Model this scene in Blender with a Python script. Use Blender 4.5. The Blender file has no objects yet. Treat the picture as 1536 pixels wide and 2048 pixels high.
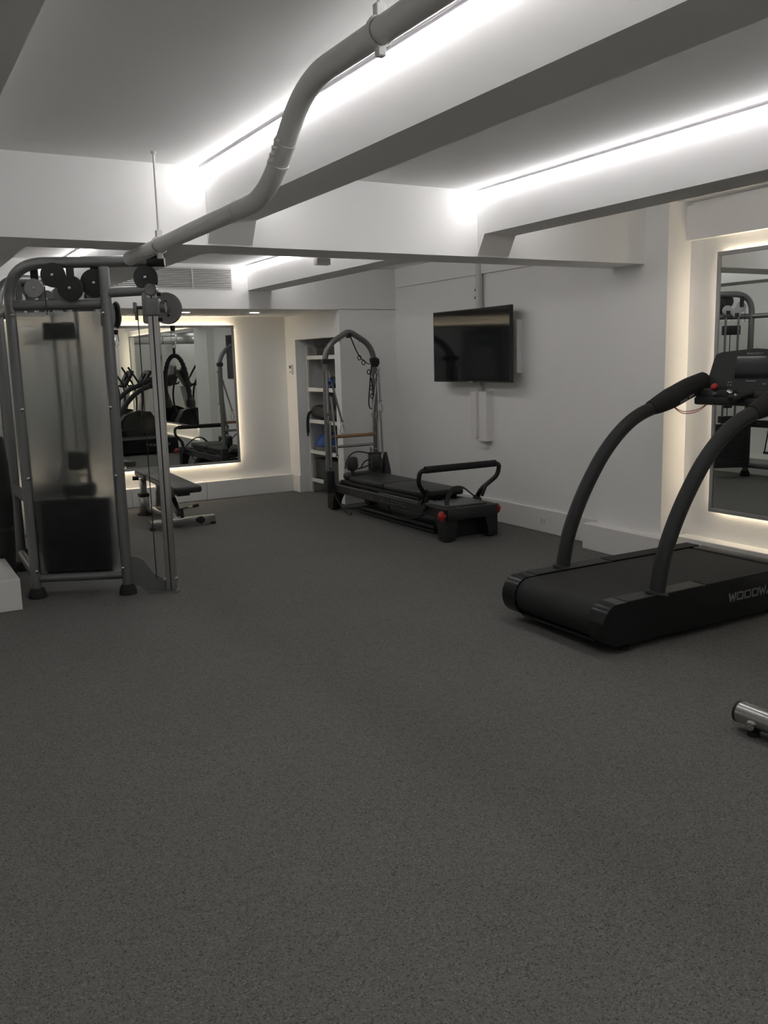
import bpy, bmesh, math, random
from mathutils import Vector, Matrix

S = bpy.context.scene
COL = S.collection
random.seed(7)

# ------------------------------------------------------------------ camera
cam_d = bpy.data.cameras.new('camera')
cam = bpy.data.objects.new('camera', cam_d)
COL.objects.link(cam)
right = Vector((0.866, -0.500, -0.026)).normalized()
fwd = Vector((0.489, 0.856, -0.1690)).normalized()
YAW, PITCH, ROLL = math.radians(29.7355), math.radians(9.7474), math.radians(-1.5174)
fwd = Vector((math.sin(YAW) * math.cos(PITCH), math.cos(YAW) * math.cos(PITCH), -math.sin(PITCH)))
r0 = Vector((math.cos(YAW), -math.sin(YAW), 0))
u0 = r0.cross(fwd)
right = r0 * math.cos(ROLL) + u0 * math.sin(ROLL)
up = -r0 * math.sin(ROLL) + u0 * math.cos(ROLL)
M = Matrix((right, up, -fwd)).transposed().to_4x4()
M.translation = Vector((0, 0, 1.55))
cam.matrix_world = M
cam_d.sensor_fit = 'VERTICAL'
cam_d.sensor_height = 36.0
cam_d.lens = 1763.8 / 2048 * 36.0
cam_d.clip_start = 0.02
S.camera = cam

# ------------------------------------------------------------------ world, exposure, light strengths
w = bpy.data.worlds.new('world')
S.world = w
w.use_nodes = True
w.node_tree.nodes['Background'].inputs[0].default_value = (0.02, 0.02, 0.021, 1)
w.node_tree.nodes['Background'].inputs[1].default_value = 1.0
S.view_settings.view_transform = 'Standard'
S.view_settings.look = 'None'
S.view_settings.gamma = 1.0
S.view_settings.use_curve_mapping = False
S.view_settings.exposure = 0.16
try:
    S.cycles.max_bounces = 10
    S.cycles.diffuse_bounces = 6
    S.cycles.glossy_bounces = 6
    S.cycles.transmission_bounces = 8
    S.cycles.caustics_reflective = False
    S.cycles.caustics_refractive = False
except Exception:
    pass
LED_FRONT, LED_BACK, LED_MIRROR, LED_ALCOVE, DOWNLIGHT = 16.5, 12.0, 11.0, 9.0, 60.0

# ------------------------------------------------------------------ materials
MATS = {}


def mat(name, col, rough=0.5, metal=0.0, emit=None, estr=0.0, trans=0.0, ior=1.45, noise=None, bump=None, spec=0.5, coat=0.0):
    m = bpy.data.materials.new(name)
    m.use_nodes = True
    nt = m.node_tree
    b = nt.nodes['Principled BSDF']
    b.inputs['Base Color'].default_value = (*col, 1)
    b.inputs['Roughness'].default_value = rough
    b.inputs['Metallic'].default_value = metal
    b.inputs['IOR'].default_value = ior
    b.inputs['Transmission Weight'].default_value = trans
    b.inputs['Specular IOR Level'].default_value = spec
    b.inputs['Coat Weight'].default_value = coat
    if emit:
        b.inputs['Emission Color'].default_value = (*emit, 1)
        b.inputs['Emission Strength'].default_value = estr
    tc = None
    if noise or bump:
        tc = nt.nodes.new('ShaderNodeTexCoord')
    if noise:
        sc, amt = noise
        n = nt.nodes.new('ShaderNodeTexNoise')
        n.inputs['Scale'].default_value = sc
        n.inputs['Detail'].default_value = 4
        nt.links.new(tc.outputs['Object'], n.inputs['Vector'])
        r = nt.nodes.new('ShaderNodeMapRange')
        r.inputs['To Min'].default_value = 1 - amt
        r.inputs['To Max'].default_value = 1 + amt
        nt.links.new(n.outputs['Fac'], r.inputs['Value'])
        mx = nt.nodes.new('ShaderNodeVectorMath')
        mx.operation = 'SCALE'
        mx.inputs[0].default_value = col
        nt.links.new(r.outputs['Result'], mx.inputs['Scale'])
        nt.links.new(mx.outputs['Vector'], b.inputs['Base Color'])
    if bump:
        sc, st, dist = bump
        n = nt.nodes.new('ShaderNodeTexNoise')
        n.inputs['Scale'].default_value = sc
        nt.links.new(tc.outputs['Object'], n.inputs['Vector'])
        bp = nt.nodes.new('ShaderNodeBump')
        bp.inputs['Strength'].default_value = st
        bp.inputs['Distance'].default_value = dist
        nt.links.new(n.outputs['Fac'], bp.inputs['Height'])
        nt.links.new(bp.outputs['Normal'], b.inputs['Normal'])
    MATS[name] = m
    return m


WALL = mat('white wall paint', (0.905, 0.90, 0.885), 0.6, noise=(1.5, 0.015), bump=(60, 0.06, 0.002), spec=0.3)
CEIL = mat('white ceiling paint', (0.93, 0.93, 0.925), 0.7, noise=(1.2, 0.015), bump=(50, 0.06, 0.002), spec=0.2)
PIPEW = mat('white pipe paint', (0.66, 0.66, 0.65), 0.45, noise=(6, 0.03))
SATIN = mat('white satin lacquer', (0.83, 0.82, 0.80), 0.32, noise=(2, 0.01))
FRAMEM = mat('grey metallic powder coat', (0.20, 0.205, 0.205), 0.38, metal=0.55, noise=(40, 0.05))
FRAMEL = mat('light grey housing plastic', (0.38, 0.38, 0.385), 0.45, noise=(20, 0.03))
MFRAME = mat('silver frame paint', (0.42, 0.42, 0.42), 0.35, metal=0.3, noise=(10, 0.03))
STEEL = mat('satin steel', (0.50, 0.50, 0.49), 0.24, metal=1.0, noise=(15, 0.04))
CHROME = mat('polished chrome', (0.72, 0.72, 0.71), 0.1, metal=1.0, noise=(8, 0.02))
BLACK = mat('black plastic', (0.020, 0.021, 0.021), 0.45, noise=(30, 0.08))
BLACKG = mat('black gloss coat', (0.012, 0.013, 0.013), 0.22, noise=(10, 0.05))
BLACKM = mat('black powder coat', (0.022, 0.023, 0.024), 0.5, noise=(60, 0.08))
RUBBER = mat('black rubber', (0.022, 0.022, 0.022), 0.75, noise=(60, 0.15), bump=(200, 0.2, 0.001))
VINYL = mat('black vinyl upholstery', (0.026, 0.027, 0.028), 0.42, noise=(80, 0.1), bump=(150, 0.12, 0.001))
FOAM = mat('black foam grip', (0.024, 0.024, 0.024), 0.9, noise=(120, 0.15), bump=(300, 0.3, 0.001))
ROPEM = mat('black braided rope', (0.020, 0.021, 0.022), 0.8, noise=(120, 0.3), bump=(180, 0.5, 0.002))
BELT = mat('black rubber belt', (0.022, 0.022, 0.022), 0.7, noise=(120, 0.2), bump=(260, 0.3, 0.001))
GREYP = mat('grey print', (0.24, 0.24, 0.24), 0.5, noise=(30, 0.05))
DIMP = mat('dark grey print', (0.12, 0.12, 0.12), 0.5, noise=(30, 0.05))
YELLOW = mat('yellow print', (0.45, 0.36, 0.06), 0.5, noise=(30, 0.05))
RED = mat('red plastic', (0.42, 0.02, 0.02), 0.35, noise=(20, 0.05))
BLUE = mat('blue vinyl', (0.015, 0.075, 0.30), 0.4, noise=(12, 0.1))
GREYV = mat('grey plastic base', (0.16, 0.16, 0.16), 0.5, noise=(12, 0.05))
WOOD = mat('beech dowel', (0.34, 0.21, 0.11), 0.45, noise=(25, 0.18))
SPRING = mat('steel spring', (0.42, 0.42, 0.41), 0.3, metal=0.9, noise=(90, 0.2))
SCREENOFF = mat('switched off screen', (0.006, 0.007, 0.008), 0.06, noise=(2, 0.02), spec=0.5)
MIRROR = mat('mirror silvering', (0.80, 0.83, 0.80), 0.0, metal=1.0, noise=(0.5, 0.004))
LEDTRIM = mat('led channel', (0.50, 0.48, 0.52), 0.4, metal=0.3, noise=(8, 0.02))
LED1 = mat('front cove led', (1, 1, 1), 0.5, emit=(1.0, 0.975, 0.965), estr=LED_FRONT)
LED2 = mat('rear cove led', (1, 1, 1), 0.5, emit=(1.0, 0.975, 0.965), estr=LED_BACK)
LED1B = mat('hidden front cove led', (1, 1, 1), 0.5, emit=(1.0, 0.975, 0.965), estr=LED_FRONT * 0.52)
LED2B = mat('hidden rear cove led', (1, 1, 1), 0.5, emit=(1.0, 0.975, 0.965), estr=LED_BACK * 0.6)
LED4 = mat('alcove mirror led', (1, 1, 1), 0.5, emit=(1.0, 0.83, 0.60), estr=LED_ALCOVE)
LED3 = mat('mirror led', (1, 1, 1), 0.5, emit=(1.0, 0.84, 0.62), estr=LED_MIRROR)
DOWN = mat('downlight lens', (1, 1, 1), 0.5, emit=(0.95, 1.0, 1.0), estr=DOWNLIGHT)
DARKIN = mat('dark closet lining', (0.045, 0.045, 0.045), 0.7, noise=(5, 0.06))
SHELFBOARD = mat('grey shelf board', (0.07, 0.068, 0.066), 0.6, noise=(8, 0.08))
SMOKE = mat('smoked crate plastic', (0.05, 0.055, 0.055), 0.35, noise=(10, 0.08))
TINT = mat('grey tinted glass', (0.06, 0.075, 0.075), 0.08, noise=(2, 0.03))

# frosted acrylic shroud: rough transmission
SHROUD = mat('frosted smoked acrylic', (0.80, 0.81, 0.81), 0.40, trans=1.0, ior=1.25, noise=(3, 0.02))

# rubber granule floor
FLOORM = bpy.data.materials.new('grey rubber granule floor')
FLOORM.use_nodes = True
_nt = FLOORM.node_tree
_b = _nt.nodes['Principled BSDF']
_b.inputs['Roughness'].default_value = 0.85
_b.inputs['Specular IOR Level'].default_value = 0.2
_tc = _nt.nodes.new('ShaderNodeTexCoord')
_v = _nt.nodes.new('ShaderNodeTexVoronoi')
_v.inputs['Scale'].default_value = 240
_nt.links.new(_tc.outputs['Object'], _v.inputs['Vector'])
_cr = _nt.nodes.new('ShaderNodeValToRGB')
_cr.color_ramp.interpolation = 'CONSTANT'
_e = _cr.color_ramp.elements
_e[0].position = 0.0
_e[0].color = (0.080, 0.080, 0.075, 1)
_e[1].position = 0.10
_e[1].color = (0.134, 0.134, 0.126, 1)
for p_, c_ in ((0.45, (0.158, 0.157, 0.147)), (0.72, (0.175, 0.174, 0.163)), (0.94, (0.225, 0.223, 0.21))):
    q_ = _e.new(p_)
    q_.color = (*c_, 1)
_sep = _nt.nodes.new('ShaderNodeSeparateColor')
_nt.links.new(_v.outputs['Color'], _sep.inputs['Color'])
_nt.links.new(_sep.outputs[0], _cr.inputs['Fac'])
_n2 = _nt.nodes.new('ShaderNodeTexNoise')
_n2.inputs['Scale'].default_value = 1.3
_n2.inputs['Detail'].default_value = 5
_nt.links.new(_tc.outputs['Object'], _n2.inputs['Vector'])
_mr = _nt.nodes.new('ShaderNodeMapRange')
_mr.inputs['To Min'].default_value = 0.92
_mr.inputs['To Max'].default_value = 1.08
_nt.links.new(_n2.outputs['Fac'], _mr.inputs['Value'])
_mx = _nt.nodes.new('ShaderNodeVectorMath')
_mx.operation = 'SCALE'
_nt.links.new(_cr.outputs['Color'], _mx.inputs[0])
_nt.links.new(_mr.outputs['Result'], _mx.inputs['Scale'])
_nt.links.new(_mx.outputs['Vector'], _b.inputs['Base Color'])
_bp = _nt.nodes.new('ShaderNodeBump')
_bp.inputs['Strength'].default_value = 0.35
_bp.inputs['Distance'].default_value = 0.002
_nt.links.new(_v.outputs['Distance'], _bp.inputs['Height'])
_nt.links.new(_bp.outputs['Normal'], _b.inputs['Normal'])


# ------------------------------------------------------------------ mesh helpers
def V(*a):
    return Vector(a if len(a) > 1 else a[0])


def lerp(a, b, t):
    return a + (b - a) * t


def fillet(pts, rad, seg=6):
    """round the inner corners of a polyline"""
    pts = [Vector(p) for p in pts]
    out = [pts[0]]
    for i in range(1, len(pts) - 1):
        a, b, c = pts[i - 1], pts[i], pts[i + 1]
        r = rad[i - 1] if isinstance(rad, (list, tuple)) else rad
        d1, d2 = (a - b), (c - b)
        l = min(r, d1.length * 0.49, d2.length * 0.49)
        p, q = b + d1.normalized() * l, b + d2.normalized() * l
        for k in range(seg + 1):
            t = k / seg
            out.append(p * (1 - t) ** 2 + b * 2 * t * (1 - t) + q * t * t)
    out.append(pts[-1])
    return out


def catmull(pts, seg=6):
    pts = [Vector(p) for p in pts]
    P = [pts[0] * 2 - pts[1]] + pts + [pts[-1] * 2 - pts[-2]]
    out = []
    for i in range(1, len(P) - 2):
        a, b, c, d = P[i - 1:i + 3]
        for k in range(seg):
            t = k / seg
            out.append(0.5 * ((2 * b) + (c - a) * t + (2 * a - 5 * b + 4 * c - d) * t * t + (3 * b - a - 3 * c + d) * t ** 3))
    out.append(pts[-1])
    return out


class MB:
    def __init__(s):
        s.bm = bmesh.new()

    def box(s, x0, y0, z0, x1, y1, z1, bev=0.0, seg=2):
        c = V((x0 + x1) / 2, (y0 + y1) / 2, (z0 + z1) / 2)
        return s.obox(c, V(1, 0, 0), V(0, 1, 0), V(0, 0, 1), abs(x1 - x0) / 2, abs(y1 - y0) / 2, abs(z1 - z0) / 2, bev, seg)

    def obox(s, c, ax, ay, az, hx, hy, hz, bev=0.0, seg=2):
        t = bmesh.new()
        bmesh.ops.create_cube(t, size=2)
        if bev:
            for v in t.verts:
                v.co = V(v.co.x * hx, v.co.y * hy, v.co.z * hz)
            bmesh.ops.bevel(t, geom=t.edges[:], offset=bev, segments=seg, affect='EDGES', profile=0.5)
        else:
            for v in t.verts:
                v.co = V(v.co.x * hx, v.co.y * hy, v.co.z * hz)
        c, ax, ay, az = Vector(c), Vector(ax), Vector(ay), Vector(az)
        for v in t.verts:
            v.co = c + ax * v.co.x + ay * v.co.y + az * v.co.z
        s._merge(t)
        return s

    def _merge(s, t):
        bmesh.ops.recalc_face_normals(t, faces=t.faces[:])
        m = bpy.data.meshes.new('tmp')
        t.to_mesh(m)
        t.free()
        s.bm.from_mesh(m)
        bpy.data.meshes.remove(m)

    def bar(s, p, q, w, h, upv=(0, 0, 1), bev=0.0):
        """rectangular bar from p to q, w across, h along upv"""
        p, q = Vector(p), Vector(q)
        d = (q - p)
        L = d.length
        d.normalize()
        u = Vector(upv)
        sd = d.cross(u)
        if sd.length < 1e-5:
            sd = d.cross(V(1, 0, 0))
        sd.normalize()
        u = sd.cross(d).normalized()
        return s.obox((p + q) / 2, d, sd, u, L / 2, w / 2, h / 2, bev)

    def tube(s, pts, r, n=12, closed=False, sy=1.0, upv=None):
        pts = [Vector(p) for p in pts]
        N = len(pts)
        t = bmesh.new()
        rings = []
        prev = None
        for i, p in enumerate(pts):
            if closed:
                d = (pts[(i + 1) % N] - pts[i - 1])
            else:
                d = (pts[min(i + 1, N - 1)] - pts[max(i - 1, 0)])
            d.normalize()
            if prev is None:
                u = Vector(upv) if upv else (V(0, 0, 1) if abs(d.z) < 0.9 else V(1, 0, 0))
                u = (u - d * u.dot(d)).normalized()
            else:
                u = (prev - d * prev.dot(d)).normalized()
            prev = u
            sd = d.cross(u)
            rr = r[i] if isinstance(r, (list, tuple)) else r
            rings.append([t.verts.new(p + (u * math.cos(2 * math.pi * k / n) * sy + sd * math.sin(2 * math.pi * k / n)) * rr) for k in range(n)])
        for i in range(N if closed else N - 1):
            a, b = rings[i], rings[(i + 1) % N]
            for k in range(n):
                t.faces.new((a[k], a[(k + 1) % n], b[(k + 1) % n], b[k]))
        if not closed:
            t.faces.new(rings[0][::-1])
            t.faces.new(rings[-1])
        s._merge(t)
        return s

    def cyl(s, p, q, r, n=16):
        return s.tube([p, q], r, n)

    def lathe(s, c, axis, prof, n=20):
        """prof: list of (radius, height along axis)"""
        c, a = Vector(c), Vector(axis).normalized()
        u = a.cross(V(0, 0, 1))
        if u.length < 1e-4:
            u = a.cross(V(1, 0, 0))
        u.normalize()
        w_ = a.cross(u)
        t = bmesh.new()
        rings = [[t.verts.new(c + a * h + (u * math.cos(2 * math.pi * k / n) + w_ * math.sin(2 * math.pi * k / n)) * max(r, 1e-4)) for k in range(n)] for r, h in prof]
        for i in range(len(rings) - 1):
            for k in range(n):
                t.faces.new((rings[i][k], rings[i][(k + 1) % n], rings[i + 1][(k + 1) % n], rings[i + 1][k]))
        t.faces.new(rings[0][::-1])
        t.faces.new(rings[-1])
        s._merge(t)
        return s

    def prism(s, poly, o, ax, ay, ext):
        """polygon in plane (o; ax, ay) swept by vector ext"""
        o, ax, ay, ext = Vector(o), Vector(ax), Vector(ay), Vector(ext)
        t = bmesh.new()
        a = [t.verts.new(o + ax * x + ay * y) for x, y in poly]
        b = [t.verts.new(v.co + ext) for v in a]
        n = len(a)
        t.faces.new(a[::-1])
        t.faces.new(b)
        for i in range(n):
            t.faces.new((a[i], a[(i + 1) % n], b[(i + 1) % n], b[i]))
        s._merge(t)
        return s

    def loft(s, polys):
        t = bmesh.new()
        R = [[t.verts.new(Vector(p)) for p in q] for q in polys]
        n = len(R[0])
        for i in range(len(R) - 1):
            for k in range(n):
                t.faces.new((R[i][k], R[i][(k + 1) % n], R[i + 1][(k + 1) % n], R[i + 1][k]))
        t.faces.new(R[0][::-1])
        t.faces.new(R[-1])
        s._merge(t)
        return s

    def build(s, name, m, parent=None, label=None, kind=None, smooth=35):
        me = bpy.data.meshes.new(name)
        if parent is not None:
            off = WORLD_LOC[parent.name]
            for v in s.bm.verts:
                v.co -= off
        s.bm.to_mesh(me)
        s.bm.free()
        me.materials.append(m)
        if smooth:
            me.shade_smooth()
            me.set_sharp_from_angle(angle=math.radians(smooth))
        o = bpy.data.objects.new(name, me)
        COL.objects.link(o)
        if parent is not None:
            o.parent = parent
            WORLD_LOC[o.name] = off.copy()
        else:
            WORLD_LOC[o.name] = V(0, 0, 0)
        if label:
            o['label'] = label
        if kind:
            o['kind'] = kind
        return o


WORLD_LOC = {}


def thing(name, label, cat, loc, group=None):
    e = bpy.data.objects.new(name, None)
    e.empty_display_size = 0.1
    COL.objects.link(e)
    e.location = loc
    WORLD_LOC[e.name] = Vector(loc)
    e['label'] = label
    e['category'] = cat
    if group:
        e['group'] = group
    return e


def tag(o, label, cat, group=None):
    o['label'] = label
    o['category'] = cat
    if group:
        o['group'] = group
    return o


def struct(name, mb, m, parent=None, smooth=0):
    o = mb.build(name, m, parent, smooth=smooth)
    if parent is None:
        o['kind'] = 'structure'
    return o


def dup(root, loc):
    r = root.copy()
    COL.objects.link(r)
    r.location = loc
    for ch in list(root.children):
        c = ch.copy()
        COL.objects.link(c)
        c.parent = r
        for g in ch.children:
            d = g.copy()
            COL.objects.link(d)
            d.parent = c
    return r


# stroke letters, each in a box 1 wide and 1 high
GLYPH = {
    'W': [[(0, 1), (0.22, 0), (0.5, 0.85), (0.78, 0), (1, 1)]],
    'O': [[(0.12, 0.08), (0.88, 0.08), (0.94, 0.14), (0.94, 0.86), (0.88, 0.92), (0.12, 0.92), (0.06, 0.86), (0.06, 0.14), (0.12, 0.08)]],
    'D': [[(0.08, 0.08), (0.8, 0.08), (0.94, 0.2), (0.94, 0.8), (0.8, 0.92), (0.08, 0.92), (0.08, 0.08)]],
    'A': [[(0, 0), (0.5, 1), (1, 0)], [(0.2, 0.32), (0.8, 0.32)]],
    'Y': [[(0, 1), (0.5, 0.5), (1, 1)], [(0.5, 0.5), (0.5, 0)]],
    'P': [[(0.08, 0), (0.08, 0.92), (0.9, 0.92), (0.9, 0.45), (0.08, 0.45)]],
    'I': [[(0.5, 0), (0.5, 1)]],
    'L': [[(0.1, 1), (0.1, 0.08), (0.95, 0.08)]],
    'T': [[(0.5, 0), (0.5, 0.92)], [(0, 0.92), (1, 0.92)]],
    'E': [[(0.95, 0.92), (0.1, 0.92), (0.1, 0.08), (0.95, 0.08)], [(0.1, 0.5), (0.8, 0.5)]],
    'S': [[(0.92, 0.92), (0.1, 0.92), (0.1, 0.52), (0.92, 0.48), (0.92, 0.08), (0.1, 0.08)]],
    'G': [[(0.92, 0.92), (0.1, 0.92), (0.1, 0.08), (0.92, 0.08), (0.92, 0.5), (0.5, 0.5)]],
    'R': [[(0.08, 0), (0.08, 0.92), (0.9, 0.92), (0.9, 0.48), (0.08, 0.48)], [(0.5, 0.48), (0.95, 0)]],
}


def letters(mb, text, o, ax, ay, h, wid, gap, stroke, depth=0.0015):
    o, ax, ay = Vector(o), Vector(ax).normalized(), Vector(ay).normalized()
    n = ax.cross(ay)
    x = 0
    for ch in text:
        if ch != ' ':
            for line in GLYPH[ch]:
                for (a, b), (c, d) in zip(line[:-1], line[1:]):
                    p = o + ax * (x + a * wid) + ay * (b * h)
                    q = o + ax * (x + c * wid) + ay * (d * h)
                    e = (q - p).normalized() * stroke * 0.35
                    mb.bar(p - e, q + e, stroke, depth, n)
        x += wid + gap


# ------------------------------------------------------------------ the room
YB = 8.53       # rear wall face above the alcove
YA = 9.965       # alcove back wall
XT = 5.09       # television wall
XP = 4.97       # pilaster face
XR = 5.20       # right mirror recess wall
ZC, ZCB = 2.597, 2.52

struct('floor', MB().box(-2.8, -2.8, -0.1, 5.6, 10.1, 0), FLOORM)
struct('ceiling', MB().box(-2.8, -2.8, ZC, 5.6, 4.80, 2.8), CEIL)
struct('ceiling', MB().box(-2.8, 5.10, ZCB, 5.6, YB + 0.02, 2.8), CEIL)

# beams
def beam_front(x0, x1, zb):
    b = MB()
    b.prism([(-2.8, 2.7), (-2.8, zb), (4.705, zb), (4.785, 2.192), (4.80, 2.192), (4.80, 2.7)], (x0, 0, 0), (0, 1, 0), (0, 0, 1), (x1 - x0, 0, 0))
    return b


struct('ceiling_beam', beam_front(1.672, 1.930, 2.325), CEIL)
struct('ceiling_beam', beam_front(3.475, 3.725, 2.325), CEIL)
struct('ceiling_beam', MB().box(-0.2, -2.8, 2.325, 0.41, 4.79, 2.7), CEIL)
struct('ceiling_beam', MB().box(-2.8, 4.78, 2.192, 5.1, 5.12, 2.75), CEIL)
struct('ceiling_beam', MB().box(1.62, 5.11, 2.29, 2.03, YB + 0.01, 2.75), CEIL)
struct('ceiling_beam', MB().box(3.374, 5.11, 2.277, 3.628, YB + 0.01, 2.75), CEIL)
struct('ceiling_beam', MB().box(-2.8, 5.11, 2.192, 0.79, 6.30, 2.75), CEIL)

# rear wall with the alcove soffit, closet block
wb = MB()
wb.box(0.1, YB, 2.095, 5.4, 10.06, 2.75)
struct('wall_back', wb, WALL)
wb = MB()
wb.box(4.385, YB, 0, 5.3, 8.665, 2.1)                     # wall between closet and room
wb.box(4.385, 8.66, 1.815, 4.49, 9.69, 2.1)               # header over the closet opening
wb.box(4.385, 9.684, 0, 5.3, 10.06, 2.1)                  # pier beyond the opening
struct('wall_closet', wb, WALL)
struct('wall_alcove', MB().box(0.1, YA, 0, 4.40, 10.06, 2.1), WALL)
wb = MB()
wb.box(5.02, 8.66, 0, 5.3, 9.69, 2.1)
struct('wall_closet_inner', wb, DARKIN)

# right wall: television part, pilaster, mirror recess
struct('wall_right', MB().box(XT, 5.2, 0, 5.5, YB + 0.1, 2.75), WALL)
struct('wall_pilaster', MB().box(XP, 4.565, 0, 5.5, 5.225, 2.75), WALL)
struct('wall_recess', MB().box(XR, -2.8, 0, 5.5, 4.57, 2.75), WALL)
struct('trim_1', MB().box(5.15, -2.8, 2.333, XR + 0.01, 4.568, 2.57), WALL)
struct('trim_2', MB().box(5.05, 5.10, 2.325, XT + 0.01, 8.46, 2.53), WALL)

# left side and the end behind the camera
struct('wall_left', MB().box(-2.9, -2.8, 0, -2.6, 6.4, 2.75), WALL)
wl = MB()
wl.box(-2.8, 6.28, 0, 0.28, 10.06, 2.75)
struct('wall_left_rear', wl, WALL)
struct('wall_front', MB().box(-2.8, -2.95, 0, 5.6, -2.6, 2.75), WALL)

# plinth-like baseboards
def plinth(name, x0, y0, x1, y1, h=0.208):
    struct(name, MB().box(x0, y0, 0, x1, y1, h, 0.004, 1), SATIN, smooth=30)


plinth('baseboard_right', 5.065, 5.25, XT + 0.02, YB + 0.01)
plinth('baseboard_pilaster', 4.885, 4.50, XP + 0.03, 5.31)
plinth('baseboard_recess', 5.07, -2.7, XR + 0.02, 4.52)
bb = bpy.data.objects.new('baseboard_back', None)
COL.objects.link(bb)
bb['kind'] = 'structure'
WORLD_LOC[bb.name] = V(0, 0, 0)
for x0, x1 in ((0.28, 1.45), (1.453, 2.40), (2.403, 3.268), (3.272, 4.40)):
    MB().box(x0, 9.868, 0, x1, YA + 0.01, 0.208, 0.003, 1).build('panel', SATIN, bb)
plinth('baseboard_closet', 4.368, 9.676, 4.56, YA + 0.02)
plinth('baseboard_left', 0.20, 6.055, 0.71, 8.6, 0.209)

# ------------------------------------------------------------------ cove lights
def cove(label, x, sd, y0, y1, z, led, group):
    """strip in the corner of ceiling and beam face; sd: the side the face looks to"""
    t = thing('cove_light', label, 'light', (x + 0.03 * sd, (y0 + y1) / 2, z), group)
    b = MB()
    b.prism([(0.0, 0.0), (0.022 * sd, 0.0), (0.022 * sd, -0.008), (0.005 * sd, -0.048), (0.0, -0.048)], (x + 0.001 * sd, y0, z - 0.003), (1, 0, 0), (0, 0, 1), (0, y1 - y0, 0))
    b.build('led_strip', led, t, smooth=0)
    b = MB()
    b.box(x + 0.026 * sd, y0, z - 0.013, x + 0.031 * sd, y1, z - 0.001)
    b.build('channel', LEDTRIM, t)
    return t


GF, GR = 'cove lights before the cross beam', 'cove lights beyond the cross beam'
cove('long white cove light strip on the middle ceiling beam, the one beside the white pipe', 1.672, -1, -2.55, 4.775, ZC, LED1, GF)
cove('cove light strip hidden on the far right side of the middle ceiling beam', 1.930, 1, -2.55, 4.775, ZC, LED1B, GF)
cove('long white cove light strip on the right ceiling beam, in plain view above the television', 3.475, -1, -2.55, 4.775, ZC, LED1, GF)
cove('cove light strip hidden on the far side of the right ceiling beam', 3.725, 1, -2.55, 4.775, ZC, LED1B, GF)
cove('added unseen fill light strip on the leftmost ceiling beam, on its left wall side', -0.2, -1, -2.55, 4.775, ZC, LED1, GF)  # out of view, added to lift the room's ambient light
cove('short cove light strip beyond the cross beam, just above the cable machine', 1.62, -1, 5.13, YB - 0.01, ZCB, LED2, GR)
cove('short cove light strip hidden behind the rear beam by the air grille', 2.03, 1, 5.13, YB - 0.01, ZCB, LED2B, GR)
cove('short cove light strip beyond the cross beam, just right of the air grille', 3.374, -1, 5.13, YB - 0.01, ZCB, LED2, GR)
cove('short cove light strip hidden behind the rear beam near the wall access panel', 3.628, 1, 5.13, YB - 0.01, ZCB, LED2B, GR)

# ------------------------------------------------------------------ mirrors with light behind
def mirror(name, label, org, ax, ay, n, wd, ht, led, stand):
    """org: lower left outer corner on the mirror face plane, ax along the wall, n out of the wall"""
    org, ax, ay, n = Vector(org), Vector(ax), Vector(ay), Vector(n)
    t = thing(name, label, 'mirror', org + ax * wd / 2)
    fw, fd = 0.028, 0.03
    g = MB()
    c = org + ax * wd / 2 + ay * ht / 2
    g.obox(c - n * 0.012, ax, ay, n, wd / 2 - fw * 0.6, ht / 2 - fw * 0.6, 0.004)
    g.build('mirror_glass', MIRROR, t, smooth=0)
    f = MB()
    for sg in (0, 1):
        f.obox(org + ax * wd / 2 + ay * (fw / 2 + sg * (ht - fw)) - n * fd / 2, ax, ay, n, wd / 2, fw / 2, fd / 2, 0.002, 1)
        f.obox(org + ay * ht / 2 + ax * (fw / 2 + sg * (wd - fw)) - n * fd / 2, ax, ay, n, fw / 2, ht / 2 - fw, fd / 2, 0.002, 1)
    f.build('mirror_frame', MFRAME, t)
    bk = MB()
    bk.obox(c - n * (fd + 0.004), ax, ay, n, wd / 2 - 0.005, ht / 2 - 0.005, 0.004)
    ins = 0.032
    bk.obox(c - n * ((fd + stand) / 2 + 0.002), ax, ay, n, wd / 2 - ins - 0.008, ht / 2 - ins - 0.008, (stand - fd) / 2 - 0.002)
    bk.build('backing_board', SATIN, t)
    l = MB()
    zz = fd + (stand - fd) * 0.5 + 0.003
    for sg in (0, 1):
        l.obox(org + ax * wd / 2 + ay * (ins + sg * (ht - 2 * ins)) - n * zz, ax, ay, n, wd / 2 - ins, 0.006, 0.007)
        l.obox(org + ay * ht / 2 + ax * (ins + sg * (wd - 2 * ins)) - n * zz, ax, ay, n, 0.006, ht / 2 - ins, 0.007)
    l.build('led_strip', led, t, smooth=0)
    return t


mirror('wall_mirror', 'large backlit mirror in the alcove behind the weight bench', (0.50, 9.885, 0.405), (1, 0, 0), (0, 0, 1), (0, -1, 0), 3.21, 1.592, LED4, 0.078)
mirror('wall_mirror', 'large backlit mirror on the right wall behind the treadmill console', (5.14, 4.283, 0.415), (0, -1, 0), (0, 0, 1), (-1, 0, 0), 4.86, 1.81, LED3, 0.06)

# ------------------------------------------------------------------ alcove downlights
for i, x in enumerate((3.651, 2.886, 2.12, 1.36)):
    lab = ['round recessed downlight in the soffit above the right end of the alcove mirror',
           'round recessed downlight in the soffit behind the grey cable pulley',
           'third recessed downlight in the soffit, hidden behind the cable machine column',
           'leftmost recessed downlight in the soffit, behind the cable machine'][i]
    t = thing('downlight', lab, 'light', (x, 9.08, 2.095), 'alcove downlights')
    MB().lathe((x, 9.08, 2.097), (0, 0, -1), [(0.062, 0), (0.062, 0.004), (0.052, 0.007), (0.050, 0.003)], 24).build('trim_ring', SATIN, t)
    MB().lathe((x, 9.08, 2.096), (0, 0, -1), [(0.049, 0), (0.049, 0.004), (0.03, 0.0055)], 24).build('lens', DOWN, t)

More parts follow.
